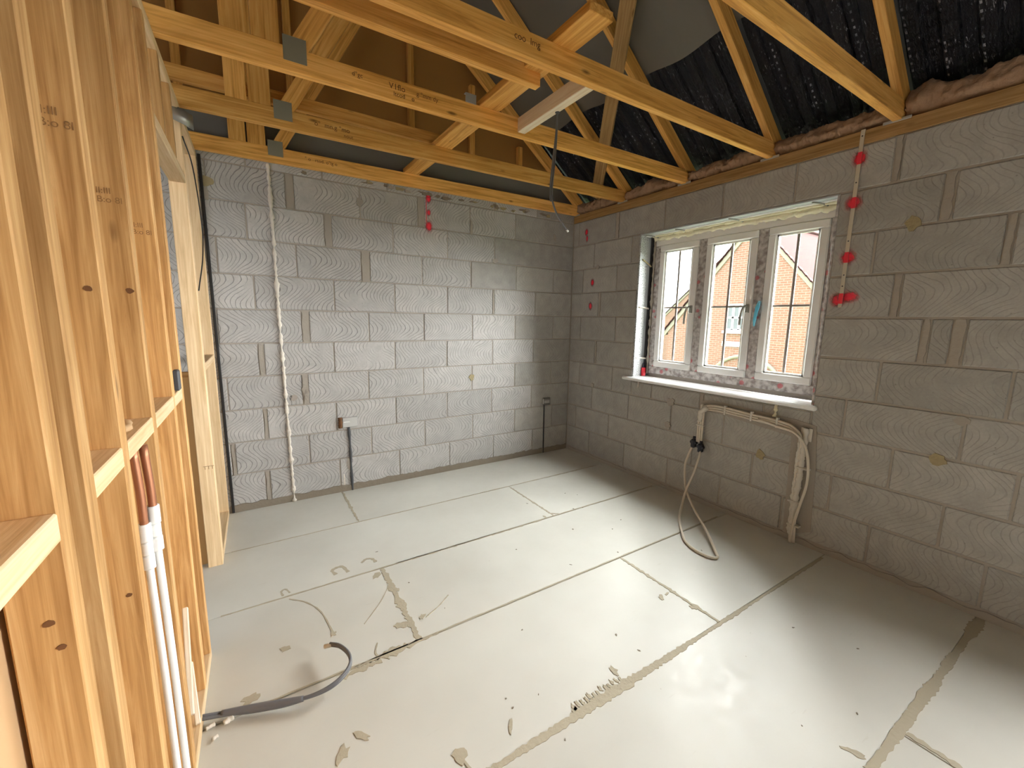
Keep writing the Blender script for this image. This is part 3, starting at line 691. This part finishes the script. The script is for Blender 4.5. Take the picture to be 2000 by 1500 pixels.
for i, (y, z, x) in enumerate(tp):
    hw = (0.010, 0.017, 0.014, 0.013, 0.008)[i]; a, b = bm.verts.new((x, y-hw, z)), bm.verts.new((x+0.012, y+hw, z))
    if pr: bm.faces.new((pr[0], pr[1], b, a))
    pr = (a, b)
o = link('tape_tag', bm_mesh(bm, 'tape_tag'), 'cyan_tape', win); o['label'] = 'loose bright blue tape'; o.modifiers.new('thickness', 'SOLIDIFY').thickness = 0.0015
sill = empty('window_sill', (0.05, -1.54, 0.86)); sill.parent = win; sill.matrix_local = Matrix.Translation(Vector((0.05, -1.54, 0.86))-ORG[win.name])
box('sill_board', (-0.002, -2.222, 0.846), (0.152, -0.842, 0.876), 'sill_white', sill, 0.003)
box('sill_nose', (-0.036, -2.256, 0.844), (0.0, -0.752, 0.874), 'sill_white', sill, 0.009)
# reveal linings, foam and drips
box('reveal_board', (0.002, -0.852, 0.876), (0.095, -0.836, 2.062), 'insulation_board', win, 0.002)
box('cavity_closer', (0.097, -0.848, 0.876), (0.130, -0.838, 2.05), 'reveal_grey', win, 0.001)
box('cavity_gap_shade', (0.130, -0.84, 0.876), (0.205, -0.83, 2.06), 'gap_shade', win, 0)  # dark filler strip, the gap's shade is put into its colour
box('reveal_board', (0.002, -2.229, 0.876), (0.205, -2.216, 2.062), 'protective_film', win, 0.002)
box('lintel_plate', (0.0, -2.222, 2.052), (0.06, -0.842, 2.064), 'reveal_grey', win, 0.002)
box('lintel_plate', (0.062, -2.222, 2.046), (0.11, -0.842, 2.060), 'white_frame', win, 0.002)
box('cavity_gap_shade', (0.11, -2.222, 2.050), (0.215, -0.842, 2.068), 'gap_shade', win, 0)
box('cavity_gap_shade', (0.10, -2.24, 0.80), (0.215, -0.83, 0.846), 'gap_shade', win, 0)
def foam(name, pts, rad, mat, parent, seg=9, per=40, amp=0.35):
    path = []
    for a, b in zip(pts[:-1], pts[1:]):
        a, b = Vector(a), Vector(b); k = max(2, int((b-a).length*per)); path += [a.lerp(b, i/k) for i in range(k)]
    path.append(Vector(pts[-1])); sd_ = R.random()*50
    c = sum(path, Vector())/len(path)
    loc = [p-c+Vector((0, 0, 0)) for p in path]
    rf = lambda t: rad*(1+amp*2*noise.noise(Vector((t*len(path)*0.35, sd_, 0)))+amp*noise.noise(Vector((t*len(path)*1.3, sd_, 3))))
    return link(name, bm_mesh(tube_bm(loc, rf, seg, jit=0.18), name), mat, parent, Matrix.Translation(c), True)
foam('foam_bead', [(0.125, -0.90, 2.030), (0.125, -2.21, 2.030)], 0.022, 'foam_yellow', win, per=70)
foam('foam_bead', [(0.085, -0.90, 2.043), (0.085, -2.21, 2.043)], 0.010, 'foam_yellow', win, per=60)
foam('foam_bead', [(0.142, -0.882, 2.02), (0.142, -0.882, 0.90)], 0.009, 'mortar', win, per=70, amp=0.5)
foam('foam_bead', [(0.142, -2.206, 2.02), (0.142, -2.206, 0.90)], 0.008, 'foam_white', win, per=70)
for y in (-0.92, -1.20, -1.62, -2.12):
    tube('wall_tie', [(0.01, y+0.03, 2.048), (0.07, y, 2.043), (0.12, y-0.02, 2.030)], 0.005, 'galvanised', win, 6, 3)
tube('wall_tie', [(0.03, -0.857, 1.86), (0.08, -0.858, 1.84), (0.13, -0.866, 1.81)], 0.007, 'cream_dab', win, 6, 3)
for z in (1.47, 1.04): tube('wall_tie', [(0.02, -0.856, z), (0.08, -0.857, z-0.003), (0.14, -0.86, z-0.01)], 0.007, 'foam_white', win, 6, 3)
o = foam('foam_drip', [(-0.004, -0.92, 0.846), (-0.008, -0.922, 0.79)], 0.006, 'foam_white', win, per=200)
o = foam('foam_drip', [(-0.008, -2.03, 0.846), (-0.010, -2.03, 0.765)], 0.010, 'foam_yellow', win, per=200)
o = box('red_packer', (0.10, -0.875, 0.878), (0.135, -0.853, 0.95), 'red_paint', win, 0.004); o['label'] = 'red plastic packer'
o = box('blue_packer', (0.11, -0.868, 0.95), (0.13, -0.853, 0.99), 'navy_plastic', win, 0.004); o['label'] = 'dark blue plastic packer'

# ------------------------------------------------------------------ marks and fixings on the walls
def spray(parent, mw, c, rx, rz, side):
    """paint mark: unit disc scaled to size, soft edged"""
    bm = bmesh.new(); bmesh.ops.create_circle(bm, cap_ends=True, segments=24, radius=1.0)
    me = bm_mesh(bm, 'spray_mark'); me.materials.append(M['red_spray'])
    o = bpy.data.objects.new('spray_mark', me); col.objects.link(o); o.parent = parent
    o.matrix_local = Matrix.Translation(-ORG[parent.name]) @ Matrix.Translation(c) @ mw @ Matrix.Diagonal((rx*1.45, rz*1.45, 1, 1))
    return o
for z, rx, rz in ((2.29, .02, .04), (2.18, .016, .025), (2.075, .028, .042), (2.31, .02, .02)): spray(wall_back, BACK_MW, (-1.515, -0.0050, z), rx, rz, 'b')
on_back('red_line', [(-1.536, 2.055), (-1.533, 2.055), (-1.532, 2.32), (-1.535, 2.32)], 0.0, 0.004, 'red_paint')
for y, z, ry, rz in ((-0.300, 1.706, .022, .034), (-0.286, 1.487, .022, .036), (-.19, 2.18, .02, .03), (-.20, 2.12, .012, .03)): spray(wall_right, RIGHT_MW, (-0.0045, y, z), ry, rz, 'r')
strap = tag(empty('restraint_strap', (-0.006, -2.30, 1.45)), 'cream perforated metal strap down the blockwork with red paint spots', 'strap')
bm = box_bm(0.004, 0.019, 0.905, 0.0008, None, (0, 0, 0))
link('strap_band', bm_mesh(bm, 'strap_band'), 'strap_cream', strap, Matrix.Translation((-0.0095, -2.299, 1.898)))
box('strap_hook', (-0.012, -2.309, 2.349), (-0.006, -2.290, 2.362), 'strap_cream', strap, 0.001)
for z in (2.33, 2.10, 1.80, 1.62, 1.56): tube('strap_nail', [(-0.010, -2.299, z), (-0.0135, -2.299, z)], 0.0035, 'dark_grey', strap, 8, 1)
for y, z, ry, rz in ((-2.298, 2.222, .030, .038), (-2.296, 1.998, .034, .036), (-2.304, 1.714, .034, .036), (-2.335, 1.502, .040, .028), (-2.288, 1.486, .040, .034)):
    spray(wall_right, RIGHT_MW, (-0.0045, y, z), ry, rz, 'r')
for z, h_ in ((2.222, .030), (1.998, .028), (1.714, .028), (1.493, .028)): box('painted_patch', (-0.0124, -2.3088, z-h_), (-0.0112, -2.2892, z+h_), 'red_paint', strap, 0)
tag(foam('foam_seam', [(-2.616, -0.006, 2.327), (-2.613, -0.006, 1.9), (-2.612, -0.006, 1.374), (-2.602, -0.006, 0.6), (-2.593, -0.006, 0.0)], 0.0105, 'foam_white', None, per=90, amp=0.45), 'thin ragged white foam seam running down the combed block wall', 'foam seam')
tag(timber('damp_strip', (-2.978, -0.006, 2.31), (-2.968, -0.006, 0.0), 0.016, 0.012, 'black_plastic', upv=(0, 1, 0)), 'black damp-proof strip between partition and block wall', 'damp strip')
sb = tag(empty('socket_box', (-2.19, -0.01, 0.51)), 'shiny metal socket box with a brown scab beside the foam seam', 'socket box')
box('box_shell', (-2.238, -0.020, 0.513), (-2.125, 0.0, 0.590), 'steel_box', sb, 0.004); box('box_lug', (-2.232, -0.024, 0.552), (-2.185, -0.019, 0.560), 'white_plastic', sb, 0.001)
foam('brick_scab', [(-2.252, -0.010, 0.512), (-2.252, -0.010, 0.592)], 0.015, 'brown_scab', sb, per=150, amp=0.3)
tag(tube('wall_conduit', [(-2.192, -0.006, 0.512), (-2.186, -0.007, 0.35), (-2.186, -0.007, 0.2), (-2.183, -0.007, 0.0)], lambda t: 0.009+0.0025*math.sin(t*17), 'dark_grey'), 'dark cable conduit below the shiny socket box', 'conduit')
sb = tag(empty('socket_box', (-0.26, -0.01, 0.5)), 'grey rounded socket box low in the corner by the window wall', 'socket box')
box('box_shell', (-0.338, -0.016, 0.500), (-0.235, 0.0, 0.575), 'galvanised', sb, 0.012); box('box_plate', (-0.318, -0.020, 0.520), (-0.258, -0.014, 0.548), 'steel_box', sb, 0.004)
tag(tube('wall_conduit', [(-0.313, -0.005, 0.5), (-0.312, -0.006, 0.3), (-0.311, -0.006, 0.0)], 0.0065, 'black_plastic'), 'thin black conduit below the grey corner socket box', 'conduit')
on_back('pale_streak', [(-2.243, 0.05), (-2.236, 0.05), (-2.236, 0.135), (-2.243, 0.14)], 0.0, 0.003, 'foam_white')

# ------------------------------------------------------------------ heating pipes under the window
on_right('wall_chase', [(-2.30, 0.10), (-2.15, 0.02), (-2.135, 0.66), (-1.60, 0.715), (-1.505, 0.70), (-1.505, 0.775), (-1.60, 0.795), (-2.15, 0.77), (-2.262, 0.752), (-2.285, 0.5)], -0.002, 0.0035, 'mortar')
hp = tag(empty('heating_pipe', (-0.03, -1.9, 0.0)), 'taped cream heating pipes arching over the blocks below the window', 'heating pipe')
for k, dz in enumerate((0.0, -0.016, -0.032)):
    tube('pipe', [(-0.02, -1.522-k*.017, 0.47), (-0.02, -1.522-k*.017, 0.60), (-0.022, -1.530-k*.014, 0.70+dz), (-0.026, -1.575, 0.752+dz), (-0.028, -1.68, 0.766+dz), (-0.028, -1.90, 0.756+dz), (-0.030, -2.08, 0.746+dz), (-0.030, -2.16-0.006*k, 0.725+dz), (-0.030, -2.205-0.004*k, 0.66+dz), (-0.026, -2.207-.012*k+.01, 0.50), (-0.024, -2.207-.010*k+.01, 0.26), (-0.022, -2.205-.012*k, 0.004)], 0.0075, 'pipe_cream', hp)
tube('pipe', [(-0.04, -1.95, 0.735), (-0.045, -2.07, 0.715), (-0.05, -2.17, 0.70), (-0.055, -2.235, 0.64), (-0.06, -2.268, 0.53), (-0.06, -2.272, 0.40), (-0.05, -2.245, 0.25), (-0.04, -2.222, 0.12), (-0.03, -2.210, 0.004)], 0.008, 'pipe_cream', hp)
foam('tape_wrap', [(-0.024, -2.222, 0.735), (-0.024, -2.218, 0.5), (-0.024, -2.212, 0.3), (-0.024, -2.206, 0.05)], 0.015, 'tape_white', hp, per=110, amp=0.22)
foam('tape_wrap', [(-0.021, -2.196, 0.68), (-0.021, -2.195, 0.4), (-0.021, -2.195, 0.07)], 0.012, 'tape_white', hp, per=110, amp=0.3)
box('corner_plate', (-0.012, -2.25, 0.655), (-0.006, -2.19, 0.735), 'tape_white', hp, 0.001)
for (y, z) in ((-1.532, 0.60), (-1.545, 0.725), (-1.72, 0.748), (-1.90, 0.742), (-2.06, 0.735)):
    if z < 0.7: box('pipe_clip', (-0.032, y-0.034, z-0.006), (-0.006, y+0.022, z+0.006), 'tape_white', hp, 0.003)
    else: box('pipe_clip', (-0.040, y-0.007, z-0.032), (-0.012, y+0.007, z+0.034), 'tape_white', hp, 0.003)
for (y, z) in ((-2.225, 0.49), (-2.20, 0.27), (-2.21, 0.12)): box('pipe_clip', (-0.045, y-0.045, z-0.006), (-0.012, y+0.026, z+0.006), 'tape_white', hp, 0.003)
foam('tape_wrap', [(-0.030, -1.535, 0.63), (-0.031, -1.540, 0.70), (-0.034, -1.59, 0.745)], 0.020, 'tape_white', hp, per=120, amp=0.25)
vb_ = empty('valve_block', (-0.03, -1.53, 0.44)); vb_.parent = hp; vb_.matrix_local = Matrix.Translation(Vector((-0.03, -1.53, 0.44))-ORG[hp.name]); vb_['label'] = 'dark navy valve block'
for (y, z) in ((-1.502, 0.462), (-1.560, 0.440)):
    box('valve_body', (-0.048, y-0.016, z-0.040), (-0.008, y+0.016, z+0.024), 'navy_plastic', vb_, 0.007)
    box('valve_wing', (-0.042, y-0.026, z-0.010), (-0.014, y+0.026, z+0.010), 'navy_plastic', vb_, 0.004)
    tube('valve_neck', [(-0.028, y, z+0.02), (-0.024, y, z+0.045)], 0.010, 'navy_plastic', vb_, 10, 1)
tube('pipe', [(-.028, -1.503, .45), (-.045, -1.475, .35), (-.06, -1.468, .257), (-.12, -1.531, .125), (-.24, -1.691, .050), (-.40, -1.884, .030), (-.56, -2.05, .014), (-.60, -2.08, .0095), (-.632, -2.055, .0095), (-.640, -1.985, .0095), (-.615, -1.902, .0095), (-.560, -1.83, .0095), (-.368, -1.664, .0095), (-.21, -1.572, .052), (-.14, -1.548, .132), (-.08, -1.556, .249), (-.05, -1.57, .375), (-.028, -1.56, .445)], 0.0085, 'pipe_cream', hp, n=10)

hp.location.x -= 0.008

# ------------------------------------------------------------------ services in and near the partition
for k, (x, y, dz, lb) in enumerate(((-3.046, -2.10, 0.0, 'water pipe nearer the noggin end, copper above white plastic'), (-3.030, -2.085, 0.035, 'water pipe behind its twin in the stud bay, copper above white plastic'))):
    wp = tag(empty('water_pipe', (x, y, 0.038)), ('front ' if k == 0 else 'rear ')+lb, 'water pipe', 'water pipes in the stud bay')
    tube('copper_pipe', [(x-0.004, y, 1.054), (x, y, 0.95), (x, y, 0.86+dz)], 0.0085, 'copper', wp, n=4)
    tube('coupling', [(x, y, 0.872+dz), (x, y, 0.868+dz), (x, y, 0.834+dz), (x, y, 0.830+dz)], 0.0125, 'white_plastic', wp, 14, 1)
    tube('coupling', [(x, y, 0.826+dz), (x, y, 0.822+dz), (x, y, 0.80+dz), (x, y, 0.797+dz)], 0.0112, 'white_plastic', wp, 14, 1)
    tube('coupling', [(x, y, 0.794+dz), (x, y, 0.79+dz), (x, y, 0.765+dz), (x, y, 0.762+dz)], 0.0122, 'white_plastic', wp, 14, 1)
    tube('plastic_pipe', [(x, y, 0.77+dz), (x+0.003, y, 0.5), (x+0.004, y, 0.25), (x+0.004, y, 0.038)], 0.0078, 'white_plastic', wp, 10, 5)
fc = tag(empty('floor_cable', (-2.7, -1.8, 0)), 'grey cable curling over the floor from the partition foot', 'cable')
for k, (o, r_) in enumerate(((0, .0065), (.011, .0055))):
    tube('cable_core', [(-3.03, -1.755-o, .03), (-2.95, -1.772-o*.9, .020), (-2.846, -1.809-o, .018), (-2.723, -1.859-o*.5, .030+o*.5), (-2.641, -1.874, .045+o*.7), (-2.583, -1.846, .060+o*.7), (-2.566, -1.791, .065+o*.7), (-2.586, -1.718, .060+o*.7), (-2.617, -1.673, .050+o*.7)], r_, 'grey_cable', fc)
tube('cable_sleeve', [(-2.975, -1.770, .026), (-2.90, -1.795, .022), (-2.80, -1.834, .025), (-2.735, -1.859, .031)], lambda t: .009+.005*math.sin(math.pi*t), 'grey_cable', fc)
tube('cable_end', [(-2.612, -1.680, .054), (-2.636, -1.662, .044)], .0085, 'pipe_cream', fc, 8, 2)
mk = [(-2.99, -1.80), (-2.93, -1.765), (-2.86, -1.80), (-2.90, -1.85), (-2.98, -1.86)]
for i, (x, y, s) in enumerate(((-2.955, -1.795, .014), (-3.005, -1.79, .012), (-2.99, -1.84, .008))):
    tag(foam('plaster_crumb', [(x-s, y, .004+s*.3), (x+s, y+s*.6, .004+s*.3)], s*.55, 'foam_white', None, per=300, amp=.3), ['largest white crumb beside the cable sleeve', 'white crumb against the sole plate by the cable', 'smallest white crumb below the cable end'][i], 'crumb', 'crumbs by the floor cable')
hc = tag(empty('hanging_cable', (-1.44, -1.5, 2.36)), 'grey twin cable hanging from the hole in the pale nogging', 'cable')
for k, o in enumerate((0.0, 0.011)):
    tube('cable_core', [(-1.449+o*.5, -1.545, 2.375), (-1.45, -1.545, 2.34), (-1.455+o*.4, -1.545, 2.25), (-1.470+o, -1.545, 2.12), (-1.481+o, -1.545, 1.99), (-1.474+o, -1.545, 1.94)]+([(-1.43, -1.545, 1.88), (-1.365, -1.545, 1.815)] if k else []), 0.0045, 'grey_cable', hc)
tube('cable_tip', [(-1.367, -1.545, 1.817), (-1.356, -1.545, 1.808)], 0.0055, 'white_plastic', hc, 8, 1)
tube('hole_grommet', [(-1.449, -1.545, 2.361), (-1.449, -1.545, 2.355)], 0.012, 'dark_grey', hc, 12, 1)
tag(tube('thin_cable', [(-3.000, -0.706, 2.17), (-2.99, -0.40, 2.12), (-2.985, -0.20, 1.88), (-2.988, -0.30, 1.68), (-2.998, -0.66, 1.47)], 0.003, 'black_plastic'), 'thin black cable looped against the pale partition studs', 'cable')
mb = tag(empty('metal_strap', (-3.02, -0.72, 2.24)), 'bent galvanised strap nailed at the top of the partition', 'metal strap')
bm = bmesh.new(); pr = None
for x, y, z in ((-3.068, -0.715, 2.285), (-3.05, -0.725, 2.282), (-3.02, -0.730, 2.272), (-2.985, -0.722, 2.262), (-2.955, -0.70, 2.252)):
    a, b = bm.verts.new((x, y, z-0.045)), bm.verts.new((x, y, z+0.02))
    if pr: bm.faces.new((pr[0], pr[1], b, a))
    pr = (a, b)
o = link('strap_sheet', bm_mesh(bm, 'strap_sheet'), 'galvanised', mb, None, True); o.modifiers.new('thickness', 'SOLIDIFY').thickness = 0.002
tube('strap_nail', [(-3.05, -0.727, 2.25), (-3.05, -0.732, 2.25)], 0.004, 'white_plastic', mb, 8, 1)
tag(box('cable_clip', (xf(-1.52)-0.012, -1.545, 1.096), (xf(-1.52)+0.006, -1.505, 1.165), 'dark_grey', None, 0.004), 'dark grey clip standing on the partition nogging', 'clip')
tag(foam('wood_shaving', [(xf(-2.1)-0.045, -2.19, 1.099), (xf(-2.1)-0.02, -2.10, 1.101), (xf(-2.1)-0.04, -2.02, 1.099)], 0.007, 'chip_sheet', None, per=120, amp=0.6), 'curl of wood shavings lying on the nogging above the copper pipes', 'shavings')
for i, (p0, p1, lb) in enumerate((((xf(-1.80)-0.02, -1.70, 0.40), (xf(-1.80)-0.006, -1.90, 0.17), 'short pale offcut stick wedged higher in the stud bay'), ((xf(-1.75)-0.03, -1.66, 0.17), (xf(-1.75)-0.008, -1.80, 0.045), 'short pale offcut stick leaning on the sole plate'))):
    tag(timber('timber_offcut', p0, p1, 0.016, 0.022, 'pine_fresh'), lb, 'offcut', 'offcut sticks in the partition')
ob = tag(empty('low_panel', (-3.25, -0.64, 0)), 'low orange strand-board panel seen through the door gap', 'board panel')
box('strand_board', (-3.45, -0.645, 0.0), (-3.072, -0.633, 1.035), 'osb_sheet', ob, 0.001); box('top_rail', (-3.45, -0.655, 1.035), (-3.072, -0.62, 1.06), 'pine', ob, 0.002)

# ------------------------------------------------------------------ outside
tag(box('ground', (0.4, -40, -3.0), (70, 60, -2.9), 'grass', None, 0), 'ground outside the window', kind='structure')
def house(name, label, x0, x1, yc, hw, zr, pitch, wins):
    h = tag(empty(name, (x0, yc, -2.9)), label, 'house'); ze = zr-hw*pitch
    bm = bmesh.new()
    pf = [(yc-hw, -2.9), (yc+hw, -2.9), (yc+hw, ze), (yc, zr-0.05), (yc-hw, ze)]
    a = [bm.verts.new((x0, y, z)) for y, z in pf]; b = [bm.verts.new((x1, y, z)) for y, z in pf]
    bm.faces.new(a); bm.faces.new(b[::-1])
    for i in range(5): bm.faces.new((a[i], a[(i+1) % 5], b[(i+1) % 5], b[i]))
    bmesh.ops.recalc_face_normals(bm, faces=bm.faces[:])
    link('brick_wall', bm_mesh(bm, 'brick_wall'), 'house_brick', h)
    for s in (-1, 1):
        n_ = 22; L = (hw+0.25)*math.hypot(1, pitch)/n_; d = Vector((0, s/math.hypot(1, pitch), -pitch/math.hypot(1, pitch))); nn_ = Vector((0, s*pitch, 1)).normalized()
        bm0 = bm_mesh(box_bm(x1-x0+0.3, L*1.12, 0.03, 0), 'tile_course')
        for k in range(n_):
            c = Vector(((x0+x1)/2, yc, zr))+d*(L*(k+0.5))+nn_*0.03
            mw = Matrix.Translation(c) @ Matrix(((1, 0, 0, 0), (0, d.y, nn_.y, 0), (0, d.z, nn_.z, 0), (0, 0, 0, 1))) @ Matrix.Rotation(-0.06, 4, 'X')
            link('tile_course', bm0, 'roof_tile', h, mw)
        timber('barge_board', (x0-0.04, yc, zr-0.06), (x0-0.04, yc+s*(hw+0.2), zr-0.06-(hw+0.2)*pitch), 0.05, 0.17, 'barge_cream', h, upv=(0, s*pitch, 1))
    box('ridge_tile', (x0-0.1, yc-0.12, zr), (x1+0.1, yc+0.12, zr+0.1), 'roof_tile', h, 0.04)
    for (y0, y1, z0, z1) in wins:
        wv = empty('house_window', (x0, (y0+y1)/2, z0)); wv.parent = h; wv.matrix_local = Matrix.Translation(Vector((x0, (y0+y1)/2, z0))-ORG[h.name])
        box('house_pane', (x0-0.01, y0, z0), (x0+0.02, y1, z1), 'house_glass', wv, 0)
        for y in (y0, (y0*2+y1)/3, (y0+2*y1)/3, y1): box('house_glazing_bar', (x0-0.04, y-0.04, z0), (x0-0.01, y+0.04, z1), 'white_render', wv, 0)
        for z in (z0, (z0+z1)/2, z1): box('house_glazing_bar', (x0-0.04, y0, z-0.035), (x0-0.01, y1, z+0.035), 'white_render', wv, 0)
        box('house_sill', (x0-0.1, y0-0.1, z0-0.13), (x0, y1+0.1, z0-0.03), 'white_render', wv, 0)
    return h
h1 = house('brick_house', 'red brick house with tiled gable and cream barge boards across the way', 12, 24, 4.70, 3.2, 4.78, 1.15, [(4.72, 5.42, 1.10, 1.97)])
box('string_course', (11.95, 4.3, 0.50), (12.0, 5.5, 0.68), 'white_render', h1, 0)
tube('brick_arch', [(11.97, 4.6+1.3*math.cos(a), -1.0+1.2*math.sin(a)) for a in [math.pi*k/10 for k in range(11)]], 0.07, 'barge_cream', h1, 6, 2)
house('brick_house', 'smaller far brick house at the sky edge of the window', 26, 34, 13.9, 5.0, 6.2, 0.86, [])
